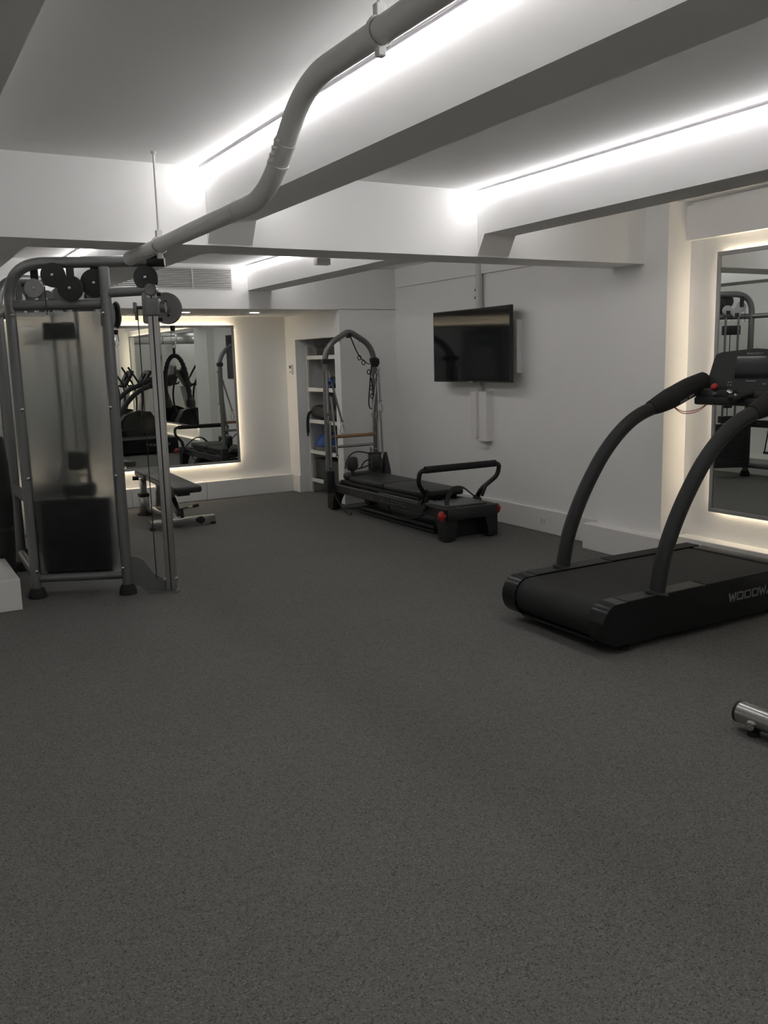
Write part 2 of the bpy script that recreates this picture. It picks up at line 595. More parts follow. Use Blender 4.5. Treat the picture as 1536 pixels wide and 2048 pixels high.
# ------------------------------------------------------------------ air grille, access panel, box, thermostat, outlet
t = thing('air_grille', 'long white louvred air grille above the alcove', 'vent', (2.6, YB, 2.29))
gx0, gx1, gz0, gz1 = 2.02, 3.20, 2.287, 2.478
MB().box(gx0 - 0.01, YB - 0.006, gz0 - 0.012, gx1 + 0.012, YB - 0.001, gz0).box(gx0 - 0.01, YB - 0.006, gz1, gx1 + 0.012, YB - 0.001, gz1 + 0.012).box(gx1, YB - 0.006, gz0, gx1 + 0.012, YB - 0.001, gz1).box(gx0 - 0.01, YB - 0.006, gz0, gx0, YB - 0.001, gz1).build('frame', SATIN, t)
MB().box(gx0, YB - 0.002, gz0, gx1, YB - 0.0005, gz1).build('backing', DARKIN, t)
NS = 12
slat = None
for k in range(NS):
    z = lerp(gz0, gz1, (k + 0.5) / NS)
    o = MB().obox((0.5 * (gx0 + gx1), YB - 0.010, z), (1, 0, 0), V(0, 0.85, 0.53).normalized(), V(0, -0.53, 0.85).normalized(), (gx1 - gx0) / 2, 0.008, 0.0018).build('slat', SATIN, t)
for x in (2.42, 2.80):
    MB().box(x, YB - 0.019, gz0, x + 0.006, YB - 0.004, gz1).build('mullion', SATIN, t)

o = MB().box(4.095, YB - 0.006, 2.278, 4.235, YB + 0.002, 2.377, 0.002, 1).build('access_panel', WALL)
tag(o, 'small square white access panel high on the wall above the closet', 'panel')

o = MB().box(2.49, 5.115, 2.150, 2.585, 5.165, 2.190, 0.004).box(2.50, 5.125, 2.188, 2.575, 5.155, 2.20).build('junction_box', SATIN)
tag(o, 'small white box hanging under the cross beam', 'box')

t = thing('thermostat', 'white wall thermostat with a small grey display beside the closet', 'thermostat', (4.365, 9.80, 1.42))
MB().box(4.362, 9.765, 1.415, 4.386, 9.845, 1.53, 0.004).build('body', SATIN, t)
MB().box(4.3605, 9.78, 1.485, 4.364, 9.83, 1.518).build('display', SMOKE, t)
MB().box(4.3600, 9.793, 1.432, 4.364, 9.817, 1.452, 0.002, 1).build('button', GREYP, t)

t = thing('outlet_plate', 'small white wall outlet plate low on the television wall', 'outlet', (5.06, 6.0, 0.11))
MB().box(5.059, 5.945, 0.068, 5.0665, 6.065, 0.142, 0.002, 1).build('plate', SATIN, t)
for y in (5.985, 6.025):
    MB().box(5.0575, y - 0.014, 0.085, 5.0592, y + 0.014, 0.125, 0.002, 1).build('socket', PIPEW, t)

# ------------------------------------------------------------------ television
t = thing('television', 'large black flat television on the right wall', 'television', (4.98, 6.905, 1.33))
y0, y1, z0, z1 = 6.292, 7.520, 1.326, 2.004
NB = 24


def tvx(u):
    return 4.918 + 0.022 * (1 - (2 * u - 1) ** 2)


def curved(yA, yB, zA, zB, xo0, xo1):
    polys = []
    for k in range(NB + 1):
        u = k / NB
        y = lerp(yA, yB, u)
        uu = (y - y0) / (y1 - y0)
        polys.append([(tvx(uu) + xo0, y, zA), (tvx(uu) + xo1, y, zA), (tvx(uu) + xo1, y, zB), (tvx(uu) + xo0, y, zB)])
    return MB().loft(polys)


curved(y0, y1, z0, z1, 0.0, 0.035).build('case', BLACK, t)
curved(y0 + 0.008, y1 - 0.008, z0 + 0.014, z1 - 0.008, -0.002, 0.004).build('screen', SCREENOFF, t)
MB().box(4.925, 6.875, z0 - 0.004, 4.945, 6.935, z0 + 0.008, 0.002, 1).build('logo_bar', GREYP, t)
MB().box(4.95, 6.60, 1.45, 5.035, 7.20, 1.85, 0.01).build('wall_bracket', BLACKM, t)
o = MB().box(5.035, 6.345, 1.408, XT + 0.002, 7.15, 1.880, 0.006).build('wall_cover', SATIN)
tag(o, 'flat white wall cover sticking out behind the television', 'panel')

t = thing('cable_conduit', 'white cable conduit running up the wall above the television', 'conduit', (5.06, 6.93, 2.0))
MB().cyl((5.052, 6.93, 1.884), (5.052, 6.93, 2.519), 0.033, 16).build('pipe', PIPEW, t)
for z in (2.10, 2.17):
    MB().box(5.015, 6.955, z, 5.03, 6.975, z + 0.02).build('clip', STEEL, t)
t = thing('cable_trunking', 'white boxy cable trunking on the wall below the television', 'cable box', (5.05, 6.9, 0.77))
MB().box(4.985, 6.905, 0.79, XT, 6.995, 1.235, 0.003, 1).build('cover', SATIN, t)
MB().box(5.01, 6.775, 0.765, XT, 6.898, 1.235, 0.003, 1).build('channel', SATIN, t)
MB().cyl((5.052, 6.93, 1.236), (5.052, 6.93, 1.407), 0.026, 14).build('stub_pipe', PIPEW, t)

# ------------------------------------------------------------------ ceiling pipe with hangers
PX = 1.333
t = thing('ceiling_pipe', 'white painted pipe jogging down under the middle ceiling beam', 'pipe', (PX, 3.0, 2.15))
path = fillet([(PX, -2.6, 2.452), (PX, 2.78, 2.452), (PX, 3.13, 2.152), (PX, 5.20, 2.148), (1.66, 5.42, 2.325)], [0.17, 0.17, 0.10], 8)
MB().tube(path, 0.0365, 18).build('pipe', PIPEW, t)
for y, z in ((2.955, 2.302), (3.02, 2.246)):
    d = V(0, 0.35, -0.30).normalized()
    c = V(PX, y, z)
    MB().cyl(c - d * 0.006, c + d * 0.006, 0.0385, 18).build('coupling', PIPEW, t)
for y in (3.43, 5.12):
    MB().cyl((PX, y - 0.005, 2.151), (PX, y + 0.005, 2.151), 0.0385, 18).build('coupling', PIPEW, t)
for k in range(4):
    d = V(0, 0.35, -0.30).normalized()
    c = V(PX - 0.034, 2.93 + 0.022 * k, 2.30 - 0.019 * k)
    MB().lathe(c, (-1, 0, 0), [(0.005, 0), (0.005, 0.010), (0.007, 0.011), (0.007, 0.017)], 10).build('screw', PIPEW, t)
for y, z, ztop in ((2.285, 2.452, ZC), (4.535, 2.150, ZC)):
    h = MB()
    h.cyl((PX, y, z + 0.06), (PX, y, ztop - 0.001), 0.006, 10)
    h.lathe((PX, y, ztop - 0.001), (0, 0, -1), [(0.014, 0), (0.014, 0.006), (0.007, 0.012)], 12)
    hg = h.build('hanger_rod', PIPEW, t)
    c = MB()
    ring = [(PX + 0.041 * math.cos(a), y, z + 0.041 * math.sin(a)) for a in [2 * math.pi * k / 24 for k in range(24)]]
    c.tube(ring, 0.010, 6, closed=True, sy=0.4)
    c.box(PX - 0.016, y - 0.012, z + 0.036, PX + 0.016, y + 0.012, z + 0.072, 0.003, 1)
    c.box(PX - 0.013, y - 0.012, z - 0.066, PX + 0.013, y + 0.012, z - 0.036, 0.003, 1)
    c.build('clamp', PIPEW, hg)

# ------------------------------------------------------------------ cable machine
cm = thing('cable_machine', 'grey double cable machine with frosted shroud panel', 'cable machine', (1.2, 6.8, 0))


def tower(L, sgn):
    L = V(L[0], L[1], 0)
    u = V(0.902, -0.434 * sgn, 0).normalized()
    n = V(0.434, 0.902 * sgn, 0).normalized()
    Z = V(0, 0, 1)

    def P(d, z, o=0.0):
        return L + u * d + n * o + Z * z

    r = 0.036
    # bent outer tube: left post, curve, top rail
    pts = fillet([P(0, 0.05), P(0, 2.232), P(1.00, 2.232)], 0.24, 12)
    MB().tube(pts, r, 18).build('bent_frame', FRAMEM, cm)
    MB().cyl(P(0.90, 2.232), P(1.012, 2.232), 0.0385, 18).build('end_cap', BLACK, cm)
    MB().cyl(P(0.615, 0.05), P(0.615, 2.20), r, 18).build('upright', FRAMEM, cm)
    MB().cyl(P(0.03, 1.965), P(0.585, 1.965), 0.034, 16).build('upper_rail', FRAMEM, cm)
    MB().cyl(P(0.03, 0.137), P(0.585, 0.137), 0.030, 16).build('lower_rail', FRAMEM, cm)
    for d in (0.0, 0.615):
        MB().lathe(P(d, 0.0), Z, [(0.060, 0), (0.062, 0.012), (0.056, 0.04), (0.045, 0.066), (0.038, 0.07)], 20).build('foot', RUBBER, cm)
    # shroud panel
    pan = MB()
    pan.obox(P(0.3075, 1.05, -0.02), u, n, Z, 0.268, 0.0025, 0.868)
    pan.build('shroud_panel', SHROUD, cm, smooth=0)
    for d in (0.018, 0.597):
        for z in (1.905, 1.29, 0.83, 0.19):
            MB().lathe(P(d, z, -0.018), -n, [(0.014, 0), (0.014, 0.012), (0.009, 0.02), (0.003, 0.023)], 10).build('bolt', STEEL, cm)
    # weight stack
    for k in range(15):
        z = 0.175 + 0.033 * k
        MB().obox(P(0.275, z + 0.0155, 0.13), u, n, Z, 0.235, 0.055, 0.0150, 0.002, 1).build('weight_plate', BLACKM, cm)
    MB().obox(P(0.275, 0.155, 0.13), u, n, Z, 0.215, 0.065, 0.018).build('stack_base', RUBBER, cm)
    for d in (0.225, 0.385):
        MB().cyl(P(d, 0.13, 0.13), P(d, 1.95, 0.13), 0.014, 10).build('guide_rod', FRAMEM, cm)
    MB().obox(P(0.315, 0.725, 0.13), u, n, Z, 0.10, 0.055, 0.04, 0.004, 1).build('stack_head', BLACKM, cm)
    MB().obox(P(0.315, 0.93, 0.10), u, n, Z, 0.055, 0.035, 0.065, 0.01).build('lift_block', BLACK, cm)
    MB().obox(P(0.285, 1.80, 0.07), u, n, Z, 0.105, 0.035, 0.055, 0.008).build('pulley_block', BLACK, cm)
    MB().cyl(P(0.315, 0.75, 0.11), P(0.315, 1.85, 0.11), 0.005, 6).build('lift_cable', RUBBER, cm)
    MB().lathe(P(0.30, 0.52, 0.055), -n, [(0.10, 0), (0.105, 0.008), (0.105, 0.02), (0.09, 0.026), (0.03, 0.026)], 28).build('emblem_disc', BLACKG, cm)
    # top pulleys: distance, height, offset, radius, face material
    for d, z, o, rr, m_ in ((0.155, 2.075, 0.03, 0.062, FRAMEL), (0.300, 2.150, -0.035, 0.078, BLACK), (0.225, 2.005, 0.06, 0.058, FRAMEL),
                            (0.33, 2.035, 0.05, 0.062, FRAMEL), (0.405, 2.065, -0.045, 0.082, BLACK), (0.545, 2.10, 0.02, 0.090, BLACK), (0.885, 2.125, -0.02, 0.078, BLACK)):
        p = MB()
        p.lathe(P(d, z, o - 0.018), n, [(rr * 0.5, 0), (rr * 0.97, 0.002), (rr, 0.007), (rr * 0.84, 0.013), (rr * 0.84, 0.021), (rr, 0.027), (rr * 0.97, 0.032), (rr * 0.5, 0.034)], 28)
        po = p.build('pulley', m_, cm)
        MB().lathe(P(d, z, o - 0.016), -n, [(0.010, 0), (0.010, 0.008), (0.004, 0.011)], 10).build('axle', STEEL, po)
        top = 2.20 if z > 2.04 else 1.99
        MB().bar(P(d, z, o + 0.022), P(d, max(top, z + 0.02) if z > 2.04 else z - 0.05, o + 0.022), 0.05, 0.005, n).build('bracket', BLACKM, po)
    for d, o in ((0.10, 0.03), (0.24, -0.035)):
        MB().cyl(P(d, 1.9, o), P(d, 2.08, o), 0.003, 6).build('cable', RUBBER, cm)
    # front column with carriage
    MB().obox(P(0.915, 1.045), u, n, Z, 0.034, 0.032, 1.035, 0.004, 1).build('column', STEEL, cm)
    MB().obox(P(0.915, 1.045, -0.033), u, n, Z, 0.004, 0.002, 1.02).build('column_slot', BLACKM, cm)
    MB().cyl(P(0.64, 2.035), P(0.915, 2.045, -0.01), 0.032, 16).lathe(P(0.915, 2.045, -0.055), n, [(0.034, 0), (0.040, 0.006), (0.040, 0.08), (0.03, 0.09)], 20).build('top_arm', FRAMEM, cm)
    g = MB()
    g.prism([(0.64, 0.262), (0.685, 0.262), (0.735, 0.235), (0.765, 0.185), (0.80, 0.135), (0.845, 0.108), (0.88, 0.09), (0.88, 0.010), (0.79, 0.006), (0.73, 0.020), (0.70, 0.05), (0.64, 0.06)], L - n * 0.004, u, Z, n * 0.008)
    g.build('gusset_plate', FRAMEM, cm)
    MB().obox(P(0.86, 0.006), u, n, Z, 0.10, 0.045, 0.006).build('base_plate', FRAMEM, cm)
    for d in (0.875, 0.955):
        MB().lathe(P(d, 0.10, -0.02), -n, [(0.012, 0), (0.012, 0.018), (0.006, 0.022)], 10).build('bolt', STEEL, cm)
    MB().cyl(P(0.815, 0.10, -0.005), P(0.815, 1.93, -0.005), 0.0035, 6).build('column_cable', RUBBER, cm)
    return P, u, n, Z


def carriage(P, u, n, Z, hdir, zc, reach, pdir):
    c = P(0.915, zc)
    ca = MB()
    ca.obox(c, u, n, Z, 0.050, 0.048, 0.058, 0.012, 3)
    ca.obox(c - u * 0.045, u, n, Z, 0.020, 0.036, 0.105, 0.016, 3)
    cp = ca.build('carriage', FRAMEM, cm)
    MB().cyl(c - u * 0.05, c - u * 0.10, 0.011, 10).lathe(c - u * 0.10, -u, [(0.012, 0), (0.012, 0.02)], 10).build('pin', BLACKM, cp)
    MB().obox(c - u * 0.115, u, n, Z, 0.012, 0.014, 0.036, 0.006).obox(c - u * 0.112 - Z * 0.05, u, n, Z, 0.007, 0.009, 0.030, 0.004).build('pull_handle', FRAMEM, cp)
    for q in (0.085, -0.08):
        MB().cyl(c + Z * q + u * 0.03, c + Z * q + u * 0.058, 0.012, 10).build('roller', BLACK, cp)
    h = Vector(hdir).normalized()
    sd = h.cross(Z)
    arm = MB().tube([c + h * 0.03, c + h * 0.12, c + h * (reach - 0.03)], [0.038, 0.038, 0.03], 16)
    arm.cyl(c + u * 0.03 - n * 0.005, c + u * 0.085 - n * 0.005, 0.036)
    arm.build('swivel_arm', FRAMEM, cp)
    hc = c + h * reach + Z * 0.012
    h = Vector(pdir).normalized()
    sd = h.cross(Z)
    prof = []
    for k in range(33):
        a = math.radians(150 - 290 * k / 32)
        rad = 0.100 if not (0) else 0
        prof.append((rad * math.cos(a), rad * 1.08 * math.sin(a)))
    prof += [(-0.11, -0.055), (-0.13, 0.0), (-0.065, 0.012)]
    hp = MB()
    for sg in (1, -1):
        hp.prism(prof, hc + sd * (sg * 0.026 - 0.003), h, Z, sd * 0.006)
    ho = hp.build('pulley_housing', FRAMEL, cm)
    for q in ((0.0, 0.045), (0.015, -0.05)):
        MB().cyl(hc + h * q[0] + Z * q[1] - sd * 0.036, hc + h * q[0] + Z * q[1] + sd * 0.036, 0.009, 10).build('bolt', BLACKM, ho)
    MB().lathe(hc - sd * 0.02 + Z * 0.03, sd, [(0.06, 0), (0.068, 0.004), (0.058, 0.014), (0.058, 0.026), (0.068, 0.036), (0.06, 0.04)], 24).build('pulley', BLACK, ho)
    MB().lathe(hc - sd * 0.02 - Z * 0.045 + h * 0.02, sd, [(0.05, 0), (0.056, 0.004), (0.048, 0.014), (0.048, 0.026), (0.056, 0.036), (0.05, 0.04)], 24).build('pulley', BLACK, ho)
    lab = MB()
    tri = [(-0.018, -0.012), (0.018, -0.012), (0.0, 0.02)]
    for (a, b), (c_, d_) in zip(tri, tri[1:] + tri[:1]):
        p_, q_ = hc + sd * 0.030 + h * a + Z * (b - 0.0), hc + sd * 0.030 + h * c_ + Z * d_
        lab.bar(p_, q_, 0.004, 0.001, sd)
    lab.bar(hc + sd * 0.030 - h * 0.028 - Z * 0.022, hc + sd * 0.030 + h * 0.028 - Z * 0.022, 0.004, 0.001, sd)
    lab.build('warning_label', YELLOW, ho)
    e = hc - Z * 0.118 + h * 0.03
    MB().lathe(e, -Z, [(0.016, 0), (0.018, 0.008), (0.016, 0.032), (0.010, 0.038)], 12).build('cable_stop', RUBBER, cm)
    return hc, e - Z * 0.038, h, sd


def carabiner(top, ax, parent, m=CHROME):
    """snap hook hanging from point top, in the plane (ax, z)"""
    Z = V(0, 0, 1)
    ax = Vector(ax).normalized()
    pts = [(0, 0), (0.014, -0.008), (0.017, -0.03), (0.022, -0.062), (0.018, -0.085), (0, -0.098), (-0.018, -0.085), (-0.020, -0.06), (-0.013, -0.03), (-0.011, -0.008)]
    ring = [Vector(top) + ax * a + Z * b for a, b in pts]
    return MB().tube(ring, 0.0042, 8, closed=True).build('snap_hook', m, parent)


P1, u1, n1, Z = tower((0.845, 6.324), 1)
hc1, e1, h1, sd1 = carriage(P1, u1, n1, Z, (0.50, 0.80, 0), 1.935, 0.34, (0.86, -0.50, 0))
carabiner(e1 + Z * 0.006, (0.9, -0.4, 0), cm)
MB().cyl(P1(0.96, 2.10, -0.02), hc1 - h1 * 0.085 + Z * 0.07, 0.0035, 6).build('cable', RUBBER, cm)
P2, u2, n2, Z = tower((0.885, 7.296), -1)
hc2, e2, h2, sd2 = carriage(P2, u2, n2, Z, (0.16, -0.98, 0), 1.955, 0.30, (0.15, -0.98, 0))
carabiner(e2 + Z * 0.006, (0.9, 0.4, 0), cm)
# links between the two towers
MB().cyl((0.845, 6.33, 1.965), (0.885, 7.29, 1.965), 0.030, 14).build('tie_rail', FRAMEM, cm)
MB().cyl((0.845, 6.33, 0.137), (0.885, 7.29, 0.137), 0.030, 14).build('tie_rail', FRAMEM, cm)
MB().bar((0.87, 6.35, 0.66), (0.87, 7.27, 0.66), 0.012, 0.09).build('accessory_bar', BLACKM, cm)
hooks = []
for k in range(5):
    y = 6.48 + 0.16 * k
    MB().tube(fillet([(0.876, y, 0.67), (0.915, y, 0.65), (0.925, y, 0.69)], 0.012, 4), 0.005, 6).build('hook', STEEL, cm)
    hooks.append((0.907, y, 0.655))

# triceps rope hanging from the near pulley
tr = e1 - Z * 0.092
t = thing('triceps_rope', 'black braided triceps rope hanging from the grey cable pulley', 'rope', tr - Z * 0.4)
ra = V(0.88, -0.47, 0).normalized()
MB().tube([tr + ra * (0.012 * math.cos(a)) + Z * (0.018 * math.sin(a) - 0.012) for a in [2 * math.pi * k / 12 for k in range(12)]], 0.0045, 6, closed=True).build('eyelet', STEEL, t)
MB().tube([tr - Z * 0.024, tr - Z * 0.07], 0.010, 10).build('neck', RUBBER, t)
top = tr - Z * 0.07
pts = [top + ra * a + Z * b for a, b in ((-0.072, -0.325), (-0.076, -0.24), (-0.072, -0.14), (-0.052, -0.06), (-0.025, -0.018), (0, -0.008), (0.025, -0.018), (0.052, -0.06), (0.074, -0.14), (0.086, -0.24), (0.094, -0.325))]
cr = catmull(pts, 8)
MB().tube(cr, [0.0155 + 0.002 * math.sin(k * 1.9) for k in range(len(cr))], 10).build('braided_cord', ROPEM, t)
for q in (pts[0], pts[-1]):
    MB().lathe(q + Z * 0.02, -Z, [(0.018, 0), (0.031, 0.014), (0.034, 0.04), (0.030, 0.062), (0.016, 0.07)], 14).build('rubber_end', RUBBER, t)

# handles and strap on the accessory bar
def cable_handle(hk, label, L):
    t = thing('hand_stirrup', label, 'stirrup', (hk[0], hk[1], hk[2] - L), 'handles on the accessory bar')
    b = MB()
    hx, hy, hz = hk
    b.tube([(hx, hy, hz), (hx, hy - 0.05, hz - L + 0.02), (hx, hy - 0.055, hz - L)], 0.008, 6)
    b.tube([(hx, hy, hz), (hx, hy + 0.05, hz - L + 0.02), (hx, hy + 0.055, hz - L)], 0.008, 6)
    b.build('strap', ROPEM, t)
    MB().cyl((hx, hy - 0.06, hz - L), (hx, hy + 0.06, hz - L), 0.016, 12).build('grip', FOAM, t)


cable_handle(hooks[1], 'black cable handle hanging on the machine accessory bar, nearer one', 0.26)
cable_handle(hooks[3], 'black cable handle hanging on the machine accessory bar, farther one', 0.34)
hk = hooks[2]
t = thing('ankle_strap', 'black padded ankle strap on the middle hook of the accessory bar', 'strap', (hk[0], hk[1], hk[2] - 0.25))
MB().tube([(hk[0], hk[1] + 0.035 * math.sin(a), hk[2] - 0.13 + 0.125 * math.cos(a)) for a in [2 * math.pi * k / 16 for k in range(16)]], 0.012, 6, closed=True).build('band', VINYL, t)

# rolled black mat between the towers at the frame's left edge
t = thing('rolled_mat', 'tall black rolled mat standing behind the cable machine at the left edge', 'mat', (0.725, 6.86, 0))
MB().lathe((0.725, 6.86, 0.002), Z, [(0.06, 0), (0.072, 0.25), (0.082, 0.6), (0.076, 0.9), (0.055, 1.08)], 20).build('roll', RUBBER, t)
MB().lathe((0.725, 6.86, 0.40), Z, [(0.079, 0), (0.079, 0.03)], 20).build('strap', VINYL, t)

# ------------------------------------------------------------------ weight bench
t = thing('weight_bench', 'flat black padded weight bench with steel frame before the alcove mirror', 'bench', (2.48, 8.75, 0))
bx = 2.475
MB().bar((2.18, 8.33, 0.058), (2.82, 8.33, 0.058), 0.06, 0.070, (0, 0, 1), 0.006).build('front_tube', STEEL, t)
for x in (2.195, 2.80):
    MB().box(x - 0.02, 8.296, 0.0, x + 0.02, 8.364, 0.024, 0.005).build('foot', RUBBER, t)
MB().bar((bx - 0.02, 8.34, 0.075), (bx - 0.09, 9.26, 0.085), 0.055, 0.06, (0, 0, 1), 0.005).build('spine_tube', STEEL, t)
MB().box(2.33, 9.235, 0.03, 2.425, 9.315, 0.20, 0.006).box(2.345, 9.245, 0.2, 2.41, 9.305, 0.385, 0.006).build('rear_post', STEEL, t)
MB().box(2.325, 9.225, 0.195, 2.43, 9.325, 0.235, 0.01).build('collar', BLACKM, t)
MB().lathe((2.378, 9.275, 0), Z, [(0.075, 0), (0.075, 0.018), (0.045, 0.034)], 16).build('rear_foot', RUBBER, t)
MB().bar((bx + 0.02, 8.40, 0.09), (bx - 0.03, 8.62, 0.385), 0.05, 0.07, (0, 1, 0), 0.006).build('strut', STEEL, t)
MB().bar((bx + 0.02, 9.16, 0.10), (bx + 0.02, 9.10, 0.385), 0.05, 0.06, (0, 1, 0), 0.006).build('strut', STEEL, t)
MB().bar((bx, 8.45, 0.372), (bx - 0.03, 9.45, 0.400), 0.06, 0.045, (0, 0, 1), 0.005).build('seat_rail', STEEL, t)
pd = MB()
pd.obox((bx + 0.01, 8.55, 0.410), (1, 0, 0), V(0, 1, 0.03).normalized(), V(0, -0.03, 1).normalized(), 0.135, 0.50, 0.032, 0.022, 4)
pd.build('back_pad', VINYL, t)
MB().obox((bx - 0.01, 9.255, 0.428), (1, 0, 0), V(0, 1, 0.05).normalized(), V(0, -0.05, 1).normalized(), 0.13, 0.185, 0.032, 0.022, 4).build('seat_pad', VINYL, t)
MB().prism([(8.13, 0.385), (8.50, 0.385), (8.36, 0.335), (8.18, 0.325)], (bx - 0.06, 0, 0), (0, 1, 0), (0, 0, 1), (0.12, 0, 0)).build('pad_shell', BLACK, t)
h = MB().cyl((bx + 0.02, 8.40, 0.16), (bx + 0.19, 8.40, 0.185), 0.011, 10).build('lever', CHROME, t)
MB().cyl((bx + 0.15, 8.40, 0.179), (bx + 0.21, 8.40, 0.188), 0.016, 12).build('lever_grip', RUBBER, t)
MB().cyl((bx - 0.11, 9.38, 0.385), (bx - 0.17, 9.40, 0.385), 0.022, 14).build('knob', BLACK, t)
MB().cyl((bx + 0.19, 8.295, 0.06), (bx + 0.19, 8.265, 0.055), 0.035, 16).build('wheel', RUBBER, t)
MB().cyl((bx + 0.02, 8.38, 0.07), (bx + 0.02, 8.40, 0.17), 0.034, 14).build('pivot_bracket', BLACKM, t)

# ------------------------------------------------------------------ closet shelving and its contents
SX = 4.505
t = thing('shelving_unit', 'white framed shelving unit inside the wall closet', 'shelf', (4.75, 9.26, 0))
for y in (9.645, 8.80):
    for x in (SX, 4.98):
        MB().box(x, y - 0.012, 0, x + 0.025, y + 0.012, 1.74).build('post', SATIN, t)
SHZ = (0.155, 0.497, 0.86, 1.233, 1.605)
for z in SHZ:
    sh = MB().box(SX + 0.004, 8.80, z - 0.022, SX + 0.02, 9.645, z + 0.022).build('shelf_edge', SATIN, t)
    MB().box(SX + 0.02, 8.80, z + 0.004, 4.99, 9.645, z + 0.018).build('shelf_board', SHELFBOARD, t)

t = thing('balance_trainer', 'blue half ball balance trainer on the lower closet shelf', 'balance ball', (4.70, 9.43, 0.515))
bt = V(4.70, 9.43, 0.515)
MB().lathe(bt, Z, [(0.19, 0), (0.205, 0.012), (0.205, 0.045), (0.19, 0.055)], 28).build('base', GREYV, t)
MB().lathe(bt + Z * 0.055, Z, [(0.20, 0), (0.197, 0.03), (0.18, 0.075), (0.145, 0.115), (0.09, 0.145), (0.03, 0.157)], 28).build('dome', BLUE, t)
for k, (yy, lab) in enumerate(((8.96, 'black and blue resistance tube coil at the right of the upper closet shelf'),)):
    t = thing('resistance_band', lab, 'band', (4.60, 9.18, 1.25))
    MB().tube([(4.565, 9.18 + 0.09 * math.cos(a), 1.305 + 0.042 * math.sin(a)) for a in [2 * math.pi * q / 20 for q in range(20)]], 0.020, 8, closed=True).build('coil', BLUE, t)
    MB().tube([(4.60, 9.15 + 0.09 * math.cos(a), 1.32 + 0.05 * math.sin(a)) for a in [2 * math.pi * q / 20 for q in range(20)]], 0.018, 8, closed=True).build('coil', BLACK, t)
    MB().tube([(4.54, 9.24, 1.30), (4.53, 9.23, 1.42)], 0.012, 8).build('handle', RUBBER, t)
t = thing('equipment_bag', 'black equipment bag with hanging straps on the middle closet shelf', 'bag', (4.70, 9.28, 0.88))
MB().tube(catmull([(4.60, 9.61, 0.965), (4.585, 9.50, 0.972), (4.60, 9.30, 0.962), (4.62, 9.08, 0.96), (4.66, 8.92, 0.96)], 5), [0.04] + [0.078] * 19 + [0.03], 14).build('body', VINYL, t)
MB().tube(catmull([(4.62, 9.56, 0.95), (4.52, 9.62, 0.97), (4.488, 9.645, 0.90), (4.485, 9.652, 0.75), (4.488, 9.64, 0.68)], 6), 0.010, 6).build('strap', ROPEM, t)
MB().tube(catmull([(4.62, 9.50, 0.96), (4.52, 9.58, 0.98), (4.486, 9.61, 0.88), (4.486, 9.615, 0.72)], 6), 0.009, 6).build('strap', ROPEM, t)
for k, (ya, yb, lab) in enumerate(((9.28, 9.60, 'smoky storage crate at the left of the bottom closet shelf'), (8.88, 9.24, 'smoky storage crate at the right of the bottom closet shelf'))):
    t = thing('storage_crate', lab, 'crate', (4.75, (ya + yb) / 2, 0.175), 'crates on the bottom closet shelf')
    c = MB()
    for a in (((4.56, ya), (4.57, yb)), ((4.93, ya), (4.94, yb)), ((4.57, ya), (4.93, ya + 0.01)), ((4.57, yb - 0.01), (4.93, yb))):
        c.box(a[0][0], a[0][1], 0.176, a[1][0], a[1][1], 0.40)
    c.box(4.56, ya, 0.1745, 4.94, yb, 0.182)
    c.build('bin', SMOKE, t)
    MB().box(4.552, ya - 0.008, 0.400, 4.948, yb + 0.008, 0.418, 0.004).build('lid', BLACK, t)
o = MB().box(4.60, 8.98, 1.625, 4.92, 9.56, 1.72, 0.012).build('folded_towel_stack', SHELFBOARD)
tag(o, 'flat dark grey folded blanket on the topmost closet shelf', 'blanket')

# ------------------------------------------------------------------ pilates reformer with tower
rf = thing('pilates_reformer', 'black pilates reformer with arched tower below the television', 'reformer', (4.38, 7.25, 0))
RX0, RX1, RY0, RY1 = 4.115, 4.645, 6.15, 8.38
for x, sg in ((RX0, 1), (RX1, -1)):
    rl = MB().box(min(x, x + 0.05 * sg), RY0 + 0.04, 0.198, max(x, x + 0.05 * sg), RY1, 0.285, 0.006, 1).build('side_rail', BLACKM, rf)
    MB().box(min(x - 0.004 * sg, x + 0.008 * sg), RY0 + 0.30, 0.277, max(x - 0.004 * sg, x + 0.008 * sg), RY1 - 0.02, 0.287).build('rail_lip', FRAMEM, rl)
lt = MB()
letters(lt, 'PILATES  ALLEGRO', (RX0 - 0.0012, 7.88, 0.219), (0, -1, 0), (0, 0, 1), 0.038, 0.052, 0.016, 0.008)
lt.build('lettering', DIMP, rf)
MB().box(RX0, RY0 - 0.035, 0.188, RX1, RY0 + 0.06, 0.288, 0.012).build('end_beam', BLACKM, rf)
MB().box(RX0, RY1 - 0.06, 0.188, RX1, RY1, 0.288, 0.012).build('end_beam', BLACKM, rf)
for x, sx in ((RX0, 1), (RX1, -1)):
    for y, sy in ((RY0, 1), (RY1, -1)):
        a, b = x - 0.008 * sx, y - 0.015 * sy

        def q(wx, wy, z):
            return [(a, b, z), (a + wx * sx, b, z), (a + wx * sx, b + wy * sy, z), (a, b + wy * sy, z)]
        l = MB()
        l.loft([q(0.095, 0.11, 0.012), q(0.105, 0.13, 0.10), q(0.135, 0.17, 0.20), q(0.15, 0.19, 0.288)])
        lo = l.build('leg', BLACK, rf, smooth=25)
        MB().lathe((a + 0.05 * sx, b + 0.055 * sy, 0.0), Z, [(0.042, 0), (0.042, 0.014)], 14).build('foot_pad', RUBBER, lo)
for x, sx in ((RX0 - 0.008, -1), (RX1 + 0.008, 1)):
    kb = MB()
    kb.lathe((x, RY0 + (-0.012 if sx < 0 else 0.05), 0.235), (sx, 0, 0), [(0.012, 0), (0.012, 0.02), (0.030, 0.024), (0.044, 0.036), (0.044, 0.048), (0.028, 0.058), (0.018, 0.075)], 18)
    kb.build('knob', RED, rf, label='red locking knob')
